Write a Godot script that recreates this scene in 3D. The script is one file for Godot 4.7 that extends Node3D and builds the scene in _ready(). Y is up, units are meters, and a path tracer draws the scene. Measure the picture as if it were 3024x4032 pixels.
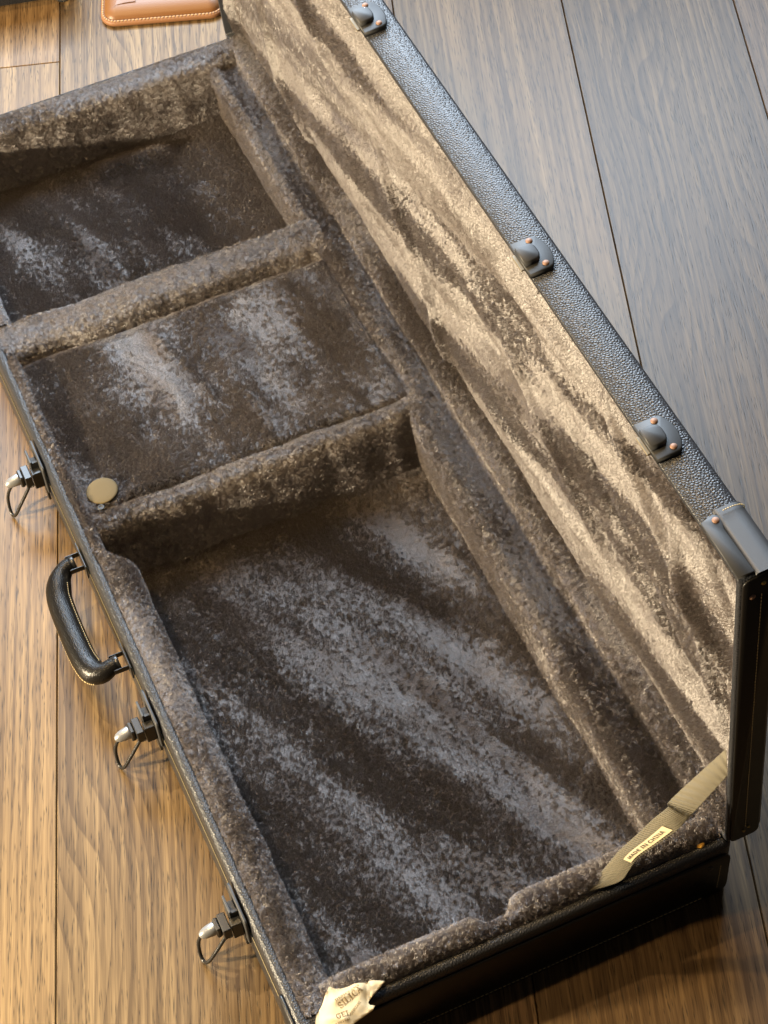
extends Node3D

# ---------------------------------------------------------------- measures (metres)
const W := 0.40          # width of the case, x runs from the latch side to the hinge side
const L := 1.165         # length of the case, z runs towards the viewer, 0 at the near end
const H := 0.0826        # height of the base
const PHI := -0.057      # lean of the open lid towards the base
const PLANK := 0.205
const PSI := 0.3287      # turn of the floor planks against the case

var rng := RandomNumberGenerator.new()
var nz := FastNoiseLite.new()
var nz2 := FastNoiseLite.new()
var nz3 := FastNoiseLite.new()
var M := {}
var tufts: Array = []
var lid_x := Transform3D()

# ---------------------------------------------------------------- small helpers
func add(called: String, mesh: Mesh, mat: Material, parent: Node, label := "") -> MeshInstance3D:
	var o := MeshInstance3D.new()
	o.name = called
	o.mesh = mesh
	o.material_override = mat
	parent.add_child(o, true)
	if label != "":
		o.set_meta("label", label)
	return o

func base(called: String, label: String, category: String) -> Node3D:
	var o := Node3D.new()
	o.name = called
	add_child(o, true)
	o.set_meta("label", label)
	o.set_meta("category", category)
	return o

func std(col: Color, rough: float, metal := 0.0) -> StandardMaterial3D:
	var m := StandardMaterial3D.new()
	m.albedo_color = col.linear_to_srgb()
	m.roughness = rough
	m.metallic = metal
	return m

func tri_out(st: SurfaceTool, a: Vector3, b: Vector3, c: Vector3, out: Vector3) -> void:
	if (b - a).cross(c - a).dot(out) > 0.0:
		st.add_vertex(a); st.add_vertex(c); st.add_vertex(b)
	else:
		st.add_vertex(a); st.add_vertex(b); st.add_vertex(c)

func quad_out(st: SurfaceTool, a: Vector3, b: Vector3, c: Vector3, d: Vector3, out: Vector3) -> void:
	tri_out(st, a, b, c, out)
	tri_out(st, a, c, d, out)

func begin(flat := false) -> SurfaceTool:
	var st := SurfaceTool.new()
	st.begin(Mesh.PRIMITIVE_TRIANGLES)
	st.set_smooth_group(-1 if flat else 0)
	return st

func done(st: SurfaceTool) -> ArrayMesh:
	st.generate_normals()
	return st.commit()

# a box with chamfered edges
func cbox(st: SurfaceTool, lo: Vector3, hi: Vector3, ch: float, x := Transform3D()) -> void:
	var c := (lo + hi) * 0.5
	var e := (hi - lo) * 0.5
	var k := minf(ch, minf(e.x, minf(e.y, e.z)) * 0.9)
	var p := func(sx: int, sy: int, sz: int, ax: int) -> Vector3:
		var v := Vector3(sx * (e.x - (0.0 if ax == 0 else k)), sy * (e.y - (0.0 if ax == 1 else k)), sz * (e.z - (0.0 if ax == 2 else k)))
		return x * (c + v)
	var o := x * c
	for ax in 3:
		for s in [-1, 1]:
			var q: Array[Vector3] = []
			for t in [[-1, -1], [-1, 1], [1, 1], [1, -1]]:
				var g := [t[0], t[1]]
				g.insert(ax, s)
				q.append(p.call(g[0], g[1], g[2], ax))
			quad_out(st, q[0], q[1], q[2], q[3], (q[0] + q[2]) * 0.5 - o)
	for ax in 3:
		var a1 := (ax + 1) % 3
		var a2 := (ax + 2) % 3
		for s1 in [-1, 1]:
			for s2 in [-1, 1]:
				var g := [0, 0, 0]
				g[a1] = s1; g[a2] = s2
				g[ax] = -1
				var A: Vector3 = p.call(g[0], g[1], g[2], a1)
				var B: Vector3 = p.call(g[0], g[1], g[2], a2)
				g[ax] = 1
				var C: Vector3 = p.call(g[0], g[1], g[2], a2)
				var D: Vector3 = p.call(g[0], g[1], g[2], a1)
				quad_out(st, A, B, C, D, (A + C) * 0.5 - o)
	for sx in [-1, 1]:
		for sy in [-1, 1]:
			for sz in [-1, 1]:
				var A: Vector3 = p.call(sx, sy, sz, 0)
				var B: Vector3 = p.call(sx, sy, sz, 1)
				var C: Vector3 = p.call(sx, sy, sz, 2)
				tri_out(st, A, B, C, (A + B + C) / 3.0 - o)

func box_mesh(lo: Vector3, hi: Vector3, ch: float) -> ArrayMesh:
	var st := begin(true)
	cbox(st, lo, hi, ch)
	return done(st)

# a tube along a path; radii: one per point
func tube(st: SurfaceTool, path: Array, radii: Array, sides := 10, squash := 1.0) -> void:
	var rings: Array = []
	var up := Vector3.UP
	for i in path.size():
		var t: Vector3 = (path[mini(i + 1, path.size() - 1)] - path[maxi(i - 1, 0)]).normalized()
		if i == 0 and absf(t.dot(up)) > 0.9:
			up = Vector3.RIGHT
		up = (up - t * up.dot(t)).normalized()
		var sd := t.cross(up)
		var ring: Array = []
		var r: float = radii[mini(i, radii.size() - 1)]
		for k in sides:
			var a := TAU * k / sides
			ring.append(path[i] + (up * cos(a) * squash + sd * sin(a)) * r)
		rings.append(ring)
	for i in path.size() - 1:
		for k in sides:
			var k2 := (k + 1) % sides
			var m: Vector3 = (path[i] + path[i + 1]) * 0.5
			quad_out(st, rings[i][k], rings[i][k2], rings[i + 1][k2], rings[i + 1][k], (rings[i][k] + rings[i + 1][k2]) * 0.5 - m)
	for e in [0, path.size() - 1]:
		var out: Vector3 = path[e] - path[1 if e == 0 else e - 1]
		for k in range(1, sides - 1):
			tri_out(st, rings[e][0], rings[e][k], rings[e][k + 1], out)

func smooth_path(p: Array, n: int) -> Array:
	var c := Curve3D.new()
	for i in p.size():
		var t: Vector3 = (p[mini(i + 1, p.size() - 1)] - p[maxi(i - 1, 0)]) / 6.0
		c.add_point(p[i], -t, t)
	var out: Array = []
	var len := c.get_baked_length()
	c.bake_interval = len / (n * 3.0)
	for i in n + 1:
		out.append(c.sample_baked(len * i / n, true))
	return out

# turned about the local y axis: profile of (radius, height)
func lathe(st: SurfaceTool, prof: Array, x: Transform3D, sides := 14) -> void:
	for i in prof.size() - 1:
		for k in sides:
			var a := TAU * k / sides
			var b := TAU * (k + 1) / sides
			var p0: Vector2 = prof[i]
			var p1: Vector2 = prof[i + 1]
			var A := Vector3(cos(a) * p0.x, p0.y, sin(a) * p0.x)
			var B := Vector3(cos(b) * p0.x, p0.y, sin(b) * p0.x)
			var C := Vector3(cos(b) * p1.x, p1.y, sin(b) * p1.x)
			var D := Vector3(cos(a) * p1.x, p1.y, sin(a) * p1.x)
			var am := (a + b) * 0.5
			var d := p1 - p0
			var out := x.basis * Vector3(cos(am) * d.y, -d.x, sin(am) * d.y)
			if p0.x > 1e-6:
				tri_out(st, x * A, x * B, x * C, out)
			if p1.x > 1e-6:
				tri_out(st, x * A, x * C, x * D, out)

# an outline in the x-y plane of «x», raised along its z with a bevelled top edge
func slab(st: SurfaceTool, pts: PackedVector2Array, h: float, bev: float, x := Transform3D()) -> void:
	if Geometry2D.is_polygon_clockwise(pts):
		pts.reverse()
	var n := pts.size()
	var ins := PackedVector2Array()
	for i in n:
		var a := (pts[i] - pts[(i + n - 1) % n]).normalized()
		var b := (pts[(i + 1) % n] - pts[i]).normalized()
		var m := (Vector2(-a.y, a.x) + Vector2(-b.y, b.x)).normalized()
		ins.append(pts[i] + m * bev)
	var at := func(p: Vector2, z: float) -> Vector3: return x * Vector3(p.x, p.y, z)
	var up := x.basis.z
	for i in n:
		var j := (i + 1) % n
		var e := pts[j] - pts[i]
		var out := x.basis * Vector3(e.y, -e.x, 0)
		quad_out(st, at.call(pts[i], 0.0), at.call(pts[j], 0.0), at.call(pts[j], h - bev), at.call(pts[i], h - bev), out)
		quad_out(st, at.call(pts[i], h - bev), at.call(pts[j], h - bev), at.call(ins[j], h), at.call(ins[i], h), out.normalized() + up.normalized())
	var t := Geometry2D.triangulate_polygon(ins)
	for i in range(0, t.size(), 3):
		tri_out(st, at.call(ins[t[i]], h), at.call(ins[t[i + 1]], h), at.call(ins[t[i + 2]], h), up)
	t = Geometry2D.triangulate_polygon(pts)
	for i in range(0, t.size(), 3):
		tri_out(st, at.call(pts[t[i]], 0.0), at.call(pts[t[i + 1]], 0.0), at.call(pts[t[i + 2]], 0.0), -up)

func round_rect(lo: Vector2, hi: Vector2, r: float, seg := 5) -> PackedVector2Array:
	var out := PackedVector2Array()
	var cs := [Vector2(hi.x - r, hi.y - r), Vector2(lo.x + r, hi.y - r), Vector2(lo.x + r, lo.y + r), Vector2(hi.x - r, lo.y + r)]
	for c in 4:
		for i in seg + 1:
			var a := PI * 0.5 * (c + float(i) / seg)
			out.append(cs[c] + Vector2(cos(a), sin(a)) * r)
	return out

# sweep a profile of (inset, height) round a closed outline in the x-z plane; caps the last ring if asked
func sweep_ring(st: SurfaceTool, outline: PackedVector2Array, prof: Array, cap_last: bool, cap_first: bool, x: Transform3D) -> void:
	if Geometry2D.is_polygon_clockwise(outline):
		outline.reverse()
	var n := outline.size()
	var nor := PackedVector2Array()
	for i in n:
		var a := (outline[i] - outline[(i + n - 1) % n]).normalized()
		var b := (outline[(i + 1) % n] - outline[i]).normalized()
		nor.append((Vector2(-a.y, a.x) + Vector2(-b.y, b.x)).normalized())
	var at := func(i: int, k: int) -> Vector3:
		var q: Vector2 = outline[i] + nor[i] * float(prof[k].x)
		return x * Vector3(q.x, prof[k].y, q.y)
	for k in prof.size() - 1:
		var d: Vector2 = prof[k + 1] - prof[k]
		for i in n:
			var j := (i + 1) % n
			var m := (nor[i] + nor[j]).normalized()
			var out := x.basis * Vector3(-m.x * d.y, d.x, -m.y * d.y)
			quad_out(st, at.call(i, k), at.call(j, k), at.call(j, k + 1), at.call(i, k + 1), out)
	var caps := []
	if cap_first: caps.append(0)
	if cap_last: caps.append(prof.size() - 1)
	for k in caps:
		var poly := PackedVector2Array()
		for i in n:
			poly.append(outline[i] + nor[i] * float(prof[k].x))
		var t := Geometry2D.triangulate_polygon(poly)
		var out := x.basis * Vector3(0, prof[1].y - prof[0].y if k == 0 else prof[k].y - prof[k - 2].y, 0)
		if k == 0: out = -out
		for i in range(0, t.size(), 3):
			tri_out(st, at.call(t[i], k), at.call(t[i + 1], k), at.call(t[i + 2], k), out)

# ---------------------------------------------------------------- grids of points, for cloth
# f(u, v) -> Vector3 ; returns {p, nu, nv, n}
func grid(nu: int, nv: int, f: Callable) -> Dictionary:
	var p := PackedVector3Array()
	p.resize((nu + 1) * (nv + 1))
	for j in nv + 1:
		for i in nu + 1:
			p[j * (nu + 1) + i] = f.call(float(i) / nu, float(j) / nv)
	var n := PackedVector3Array()
	n.resize(p.size())
	for j in nv + 1:
		for i in nu + 1:
			var du := p[j * (nu + 1) + mini(i + 1, nu)] - p[j * (nu + 1) + maxi(i - 1, 0)]
			var dv := p[mini(j + 1, nv) * (nu + 1) + i] - p[maxi(j - 1, 0) * (nu + 1) + i]
			n[j * (nu + 1) + i] = dv.cross(du).normalized()
	return {"p": p, "n": n, "nu": nu, "nv": nv}

func grid_mesh(g: Dictionary) -> ArrayMesh:
	var nu: int = g.nu
	var nv: int = g.nv
	var idx := PackedInt32Array()
	var uv := PackedVector2Array()
	for j in nv + 1:
		for i in nu + 1:
			uv.append(Vector2(float(i) / nu, float(j) / nv))
	for j in nv:
		for i in nu:
			var a := j * (nu + 1) + i
			var b := a + 1
			var c := a + nu + 2
			var d := a + nu + 1
			idx.append_array([a, b, c, a, c, d])
	var arr := []
	arr.resize(Mesh.ARRAY_MAX)
	arr[Mesh.ARRAY_VERTEX] = g.p
	arr[Mesh.ARRAY_NORMAL] = g.n
	arr[Mesh.ARRAY_TEX_UV] = uv
	arr[Mesh.ARRAY_INDEX] = idx
	var m := ArrayMesh.new()
	m.add_surface_from_arrays(Mesh.PRIMITIVE_TRIANGLES, arr)
	return m

# ---------------------------------------------------------------- plush: pile of short hairs brushed this way and that
const TUFTS_PER_M2 := 520000.0
func make_tuft(blades: int, radius: float, height: float, width: float, lying: float) -> ArrayMesh:
	# a lock of fibres that close up towards the tip; lying: how far over it is pressed, in radians
	var v := PackedVector3Array()
	var nn := PackedVector3Array()
	var col := PackedColorArray()
	var top := Vector3(rng.randfn(0.0, 0.22), cos(lying), sin(lying) + rng.randfn(0.0, 0.15)) * height
	for b in blades:
		var a := rng.randf() * TAU
		var r := radius * sqrt(rng.randf())
		var root := Vector3(cos(a) * r, -0.0006, sin(a) * r)
		var k := rng.randf_range(0.70, 1.12)
		var tip := top * k + root * 0.62
		tip += Vector3(rng.randfn(0.0, 0.0005), 0, rng.randfn(0.0, 0.0004))
		if lying > 0.6: tip += root * 0.38 + Vector3(rng.randfn(0.0, 0.0011), rng.randfn(0.0, 0.0005), 0)
		tip.y = maxf(tip.y, 0.0008)
		var mid := root.lerp(tip, 0.5) + root * 0.18
		mid.y = tip.y * 0.52 + 0.0010 * sin(lying)
		var turn := rng.randf() * TAU
		var ax := (tip - root).normalized()
		var wv := ax.cross(Vector3(cos(turn), 0.2, sin(turn))).normalized()
		if lying > 0.6:
			# pressed fibres show their flanks
			wv = Vector3(1, rng.randfn(0.0, 0.45), rng.randfn(0.0, 0.25))
			wv = (wv - ax * wv.dot(ax)).normalized()
		var w := width * rng.randf_range(0.7, 1.2) * 0.5
		var nrm := wv.cross(ax).normalized()
		if nrm.y < 0.0 and lying > 0.6:
			nrm = -nrm
			wv = -wv
		var pts := [root - wv * w, mid + wv * w * 0.85, root + wv * w, root - wv * w, mid - wv * w * 0.85, mid + wv * w * 0.85, mid - wv * w * 0.85, tip, mid + wv * w * 0.85]
		var c := rng.randf_range(0.75, 1.25)
		var warm := rng.randf_range(-0.06, 0.06)
		for q in pts:
			v.append(q)
			nn.append(nrm)
			col.append(Color(c * (1.0 + warm), c, c * (1.0 - warm)))
	var arr := []
	arr.resize(Mesh.ARRAY_MAX)
	arr[Mesh.ARRAY_VERTEX] = v
	arr[Mesh.ARRAY_NORMAL] = nn
	arr[Mesh.ARRAY_COLOR] = col
	var m := ArrayMesh.new()
	m.add_surface_from_arrays(Mesh.PRIMITIVE_TRIANGLES, arr)
	m.surface_set_material(0, M.hair)
	return m

# nap: direction the pile is brushed; swirl: how far patches turn away from it; stretch: axis along which the patches run
func pile(parent: Node, g: Dictionary, nap: Vector3, pressed: float, swirl: float, stretch: Vector3, dens := 1.0, off := Vector3.ZERO, flat := false, long := false, edged := false) -> void:
	var p: PackedVector3Array = g.p
	var nm: PackedVector3Array = g.n
	var nu: int = g.nu
	var nv: int = g.nv
	var xs := [[], [], [], []]
	var cs := [PackedColorArray(), PackedColorArray(), PackedColorArray(), PackedColorArray()]
	var acc := 0.0
	for j in nv:
		for i in nu:
			var a := j * (nu + 1) + i
			var A := p[a]
			var B := p[a + 1]
			var C := p[a + nu + 2]
			var D := p[a + nu + 1]
			acc += (B - A).cross(D - A).length() * TUFTS_PER_M2 * dens
			while acc >= 1.0:
				acc -= 1.0
				var s := rng.randf()
				var t := rng.randf()
				var q := A.lerp(B, s).lerp(D.lerp(C, s), t)
				var n := nm[a].lerp(nm[a + 1], s).lerp(nm[a + nu + 1].lerp(nm[a + nu + 2], s), t).normalized()
				var w := (q + off) * 1000.0
				var fine := nz3.get_noise_3dv(w)
				w -= stretch * w.dot(stretch) * (0.84 if long else 0.70)
				if long: w *= 0.85
				var f := nz.get_noise_3dv(w)
				var f2 := nz2.get_noise_3dv(w)
				var d := nap.rotated(n, swirl * clampf(f2 * 2.0, -1.0, 1.0) + rng.randfn(0.0, 0.25 if flat else 1.1))
				d = (d - n * d.dot(n)).normalized()
				var sx := n.cross(d)
				var k := rng.randf_range(0.8, 1.2)
				var share := pressed + (0.75 * f2 if edged else 0.0) + (0.95 if edged else (2.0 if long else 1.4)) * f + (0.75 if flat and (edged or not long) else (0.22 if long else 0.50)) * fine
				if edged:
					var gu := (i + s) / nu
					var gv := (j + t) / nv
					share -= 0.6 * (1.0 - smoothstep(0.0, 0.20, minf(minf(gu, 1.0 - gu), minf(gv * 1.3, (1.0 - gv) * 1.3)) + 0.3 * fine * 0.3))
				var v := 0
				if rng.randf() < share:
					v = 3 if flat and rng.randf() < 0.85 else 2
					xs[v].append(Transform3D(Basis(sx * k, n * k * rng.randf_range(0.75, 1.2), d * k), q))
				else:
					v = rng.randi() & 1
					var lean := rng.randfn(0.15, 0.22)
					xs[v].append(Transform3D(Basis(sx * k, (n + d * lean) * k * 0.92, d * k), q))
				var br := rng.randf_range(0.86, 1.14)
				cs[v].append(Color(br, br, br))
	for k in tufts.size():
		var mm := MultiMesh.new()
		mm.transform_format = MultiMesh.TRANSFORM_3D
		mm.use_colors = true
		mm.mesh = tufts[k]
		mm.instance_count = xs[k].size()
		for i in xs[k].size():
			mm.set_instance_transform(i, xs[k][i])
			mm.set_instance_color(i, cs[k][i])
		if xs[k].size() == 0:
			continue
		var o := MultiMeshInstance3D.new()
		o.name = "plush_pile"
		o.multimesh = mm
		o.set_meta("kind", "stuff")
		parent.add_child(o, true)

func plush(called: String, g: Dictionary, parent: Node, nap: Vector3, pressed: float, swirl: float, stretch: Vector3, x := Transform3D(), dens := 1.0) -> MeshInstance3D:
	var o := add(called, grid_mesh(g), M.backing, parent)
	o.transform = x
	pile(o, g, nap.normalized(), pressed, swirl, stretch.normalized(), dens, x.origin * 3.0, called.ends_with("floor") or called in ["accessory_lid", "lid_lining"], called in ["lid_lining", "body_floor"], called.ends_with("floor"))
	return o

# ---------------------------------------------------------------- textures
func noise_img(seed_: int, w: int, h: int, freq: float, oct := 3, type := FastNoiseLite.TYPE_SIMPLEX_SMOOTH) -> Image:
	var n := FastNoiseLite.new()
	n.seed = seed_
	n.noise_type = type
	n.frequency = freq
	n.fractal_octaves = oct
	var im := n.get_image(w, h, false, false, true)
	im.convert(Image.FORMAT_L8)
	return im

func wood(seed_: int, cathedral: float) -> Array:
	var w := 512
	var h := 2048
	var warp := noise_img(seed_, 64, 96, 0.03, 2); warp.resize(w, h, Image.INTERPOLATE_CUBIC)
	var streak := noise_img(seed_ + 1, w, 24, 0.05, 4); streak.resize(w, h, Image.INTERPOLATE_CUBIC)
	var fine := noise_img(seed_ + 2, w, 128, 0.22, 2); fine.resize(w, h, Image.INTERPOLATE_CUBIC)
	var cloud := noise_img(seed_ + 3, 64, 64, 0.035, 3); cloud.resize(w, h, Image.INTERPOLATE_CUBIC)
	var wd := warp.get_data()
	var sd := streak.get_data()
	var fd := fine.get_data()
	var cd := cloud.get_data()
	var out := PackedByteArray()
	out.resize(w * h * 3)
	var hgt := PackedByteArray()
	hgt.resize(w * h)
	var r := RandomNumberGenerator.new()
	r.seed = seed_
	# open pores: short dark dashes along the grain
	var pore := PackedFloat32Array()
	pore.resize(w * h)
	for k in 6500:
		var px := r.randi_range(1, w - 3)
		if sd[px] < 120 and r.randf() < 0.6:
			continue
		var py := r.randi_range(0, h - 40)
		var ln := r.randi_range(8, 34)
		var dp := r.randf_range(0.25, 0.9)
		var dx := 0.0
		var slope := r.randf_range(-0.05, 0.05)
		for t in ln:
			dx += slope
			var e := dp * (1.0 - absf(2.0 * t / ln - 1.0))
			var q := (py + t) * w + px + int(dx)
			pore[q] = maxf(pore[q], e)
			pore[q + 1] = maxf(pore[q + 1], e * 0.55)
	for y in h:
		var yy := float(y) / h
		for x in w:
			var i := y * w + x
			var wv := wd[i] / 255.0 - 0.5
			var xx := (float(x) / w - 0.52) * 2.0
			var rings := 0.0
			if cathedral > 0.0:
				var d := sqrt((xx + wv * 0.4) * (xx + wv * 0.4) + 0.012) * 9.5 - (1.0 - yy) * 6.5 * cathedral - wv * 0.8
				var band := d * 1.15 - floorf(d * 1.15)
				rings = band * band * (1.0 - smoothstep(0.92, 1.0, band))
			else:
				var d := xx * 9.0 + wv * 3.0
				var band := d - floorf(d)
				rings = band * band * (1.0 - smoothstep(0.9, 1.0, band)) * 0.7
			var g := 0.5 + (sd[i] / 255.0 - 0.5) * 0.75 + (fd[i] / 255.0 - 0.5) * 0.42 + (cd[i] / 255.0 - 0.5) * 0.30 - rings * (0.46 if cathedral > 0.0 else 0.26)
			g = clampf(g, 0.0, 1.0)
			var p := pore[i]
			var k := 1.0 - 0.68 * p
			out[i * 3] = int(clampf(lerpf(92.0, 172.0, g) * k, 0, 255))
			out[i * 3 + 1] = int(clampf(lerpf(70.0, 141.0, g) * k, 0, 255))
			out[i * 3 + 2] = int(clampf(lerpf(46.0, 98.0, g) * k, 0, 255))
			hgt[i] = int(clampf(200.0 + (fd[i] - 128) * 0.25 - p * 150.0 - rings * 12.0, 0, 255))
	var a := Image.create_from_data(w, h, false, Image.FORMAT_RGB8, out)
	var b := Image.create_from_data(w, h, false, Image.FORMAT_L8, hgt)
	return [ImageTexture.create_from_image(a), ImageTexture.create_from_image(b)]

func cell_tex(seed_: int, freq: float, size := 256) -> NoiseTexture2D:
	var n := FastNoiseLite.new()
	n.seed = seed_
	n.noise_type = FastNoiseLite.TYPE_CELLULAR
	n.cellular_return_type = FastNoiseLite.RETURN_DISTANCE2_SUB
	n.cellular_jitter = 0.9
	n.frequency = freq
	n.fractal_type = FastNoiseLite.FRACTAL_NONE
	var t := NoiseTexture2D.new()
	t.width = size
	t.height = size
	t.seamless = true
	t.noise = n
	return t

func tri(m: StandardMaterial3D, sc: float) -> StandardMaterial3D:
	m.uv1_triplanar = true
	m.uv1_scale = Vector3.ONE * sc
	m.uv1_triplanar_sharpness = 4.0
	return m

func make_materials() -> void:
	var cell := cell_tex(4, 0.075)
	var tolex := std(Color(0.024, 0.025, 0.028), 0.34)
	tolex.metallic_specular = 0.38
	tri(tolex, 22.0)
	tolex.heightmap_enabled = true
	tolex.heightmap_scale = 0.055
	tolex.heightmap_texture = cell
	M.tolex = tolex
	var leather := std(Color(0.006, 0.0055, 0.005), 0.38)
	leather.metallic_specular = 0.35
	tri(leather, 40.0)
	leather.heightmap_enabled = true
	leather.heightmap_scale = 0.012
	leather.heightmap_texture = cell
	M.leather = leather
	var grip := std(Color(0.006, 0.0055, 0.005), 0.30)
	grip.metallic_specular = 0.34
	tri(grip, 30.0)
	grip.heightmap_enabled = true
	grip.heightmap_scale = 0.03
	grip.heightmap_texture = cell
	M.grip = grip
	var l2 := std(Color(0.026, 0.026, 0.027), 0.5)
	tri(l2, 60.0)
	l2.heightmap_enabled = true
	l2.heightmap_scale = 0.006
	l2.heightmap_texture = cell
	M.leather2 = l2
	M.gun = std(Color(0.030, 0.031, 0.032), 0.55, 0.2)
	M.black_metal = std(Color(0.02, 0.02, 0.02), 0.28, 0.3)
	M.plate_edge = std(Color(0.15, 0.125, 0.08), 0.55, 0.3)
	M.nickel = std(Color(0.30, 0.31, 0.32), 0.36, 0.6)
	M.copper = std(Color(0.20, 0.11, 0.07), 0.6, 0.2)
	M.brass = std(Color(0.34, 0.25, 0.09), 0.4, 0.9)
	M.dull_brass = std(Color(0.10, 0.078, 0.036), 0.5, 0.4)
	M.disc = std(Color(0.11, 0.085, 0.045), 0.66, 0.0)
	M.disc.metallic_specular = 0.2
	M.thread = std(Color(0.42, 0.33, 0.17), 0.7)
	M.cream_thread = std(Color(0.36, 0.22, 0.11), 0.65)
	var nt := NoiseTexture2D.new()
	var fn := FastNoiseLite.new()
	fn.frequency = 0.02
	fn.seed = 11
	nt.noise = fn
	nt.width = 256; nt.height = 256; nt.seamless = true
	M.backing = std(Color(0.05, 0.034, 0.027), 0.95)
	var hair := StandardMaterial3D.new()
	hair.albedo_color = Color(0.068, 0.048, 0.042).linear_to_srgb()
	hair.vertex_color_use_as_albedo = true
	hair.roughness = 0.52
	hair.metallic_specular = 0.707
	hair.backlight_enabled = true
	hair.backlight = Color(0.3, 0.3, 0.3)
	hair.clearcoat_enabled = true
	hair.clearcoat = 1.0
	hair.clearcoat_roughness = 0.46
	hair.rim_enabled = true
	hair.rim = 0.8
	hair.rim_tint = 0.2
	M.hair = hair
	M.webbing = std(Color(0.135, 0.123, 0.088), 0.85)
	M.tag = std(Color(0.52, 0.45, 0.29), 0.7)
	M.print = std(Color(0.16, 0.11, 0.045), 0.8)
	M.ink = std(Color(0.03, 0.025, 0.02), 0.8)
	var tan := std(Color(0.150, 0.062, 0.016), 0.45)
	tri(tan, 25.0)
	tan.heightmap_enabled = true
	tan.heightmap_scale = 0.008
	tan.heightmap_texture = cell
	M.tan = tan
	M.tan_edge = std(Color(0.20, 0.092, 0.038), 0.6)
	M.paper = std(Color(0.52, 0.42, 0.245), 0.75)
	M.paper.backlight_enabled = true
	M.paper.backlight = Color(0.3, 0.28, 0.2)
	M.amber = std(Color(0.62, 0.34, 0.06), 0.35)

# ---------------------------------------------------------------- the scene
func _ready() -> void:
	# camera
	var cam := Camera3D.new()
	cam.name = "camera"
	cam.fov = 27.3045
	cam.near = 0.05
	cam.far = 30.0
	cam.transform = Transform3D(Basis(Vector3(0.91192975, -0.05755827, 0.40628952), Vector3(0.35625112, 0.60240899, -0.71427484), Vector3(-0.20364004, 0.79610957, 0.56985988)).orthonormalized(), Vector3(-0.13415162, 1.68502477, 0.69534349))
	add_child(cam)
	cam.current = true
	# exposure and the dim light of the room
	var env := Environment.new()
	env.background_mode = Environment.BG_COLOR
	env.background_color = Color(0.032, 0.031, 0.030).linear_to_srgb()
	env.tonemap_mode = Environment.TONE_MAPPER_LINEAR
	env.tonemap_exposure = 1.36
	env.sdfgi_enabled = true
	env.ssao_enabled = true
	env.ssil_enabled = true
	var we := WorldEnvironment.new()
	we.name = "environment"
	we.environment = env
	add_child(we)
	# the window in the far wall, cool daylight
	var dr := Vector3(sin(PSI), 0, -cos(PSI))
	var win := AreaLight3D.new()
	win.name = "window_daylight"
	win.area_size = Vector2(2.6, 1.9)
	win.light_color = Color(0.86, 0.93, 1.0)
	win.light_energy = 31.0
	win.shadow_enabled = true
	win.position = Vector3(0.40, 0, -1.31) + dr * 1.25 + Vector3(0, 2.03, 0)
	add_child(win)
	win.look_at_from_position(win.position, win.position - dr + Vector3(0, 0, 0), Vector3.UP)
	# warm lamps, unseen: two at the ceiling, one low table lamp
	for a in [[Vector3(-0.45, 3.4, -1.9), 5.0], [Vector3(-2.5, 0.75, -0.55), 23.0], [Vector3(-0.55, 2.4, -0.5), 2.2]]:
		var lamp := OmniLight3D.new()
		lamp.name = "warm_lamp"
		lamp.position = a[0]
		lamp.light_energy = a[1]
		lamp.light_color = Color(1.0, 0.84, 0.60) if a[0].y > 1.0 else Color(1.0, 0.91, 0.76)
		lamp.light_size = 0.06
		lamp.omni_range = 12.0
		lamp.omni_attenuation = 2.0
		lamp.shadow_enabled = true
		add_child(lamp, true)

	rng.seed = 7
	nz.seed = 5; nz.frequency = 0.0135; nz.fractal_octaves = 3; nz.noise_type = FastNoiseLite.TYPE_SIMPLEX_SMOOTH
	nz2.seed = 9; nz2.frequency = 0.018; nz2.fractal_octaves = 3; nz2.noise_type = FastNoiseLite.TYPE_SIMPLEX_SMOOTH
	nz3.seed = 13; nz3.frequency = 0.20; nz3.fractal_octaves = 2; nz3.noise_type = FastNoiseLite.TYPE_SIMPLEX_SMOOTH
	lid_x = Transform3D(Basis(Vector3(cos(PHI), -sin(PHI), 0), Vector3(sin(PHI), cos(PHI), 0), Vector3(0, 0, 1)), Vector3(0.392, 0.0842, 0))
	make_materials()
	for i in 4:
		tufts.append(make_tuft([22, 22, 18, 16][i], [0.0015, 0.0019, 0.0017, 0.0036][i], [0.0038, 0.0038, 0.0036, 0.0040][i], 0.00028, [0.0, 0.0, 1.16, 1.38][i]))
	build_floor()
	build_case()
	build_packet()
	build_pouch()
	build_far_case()

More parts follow.
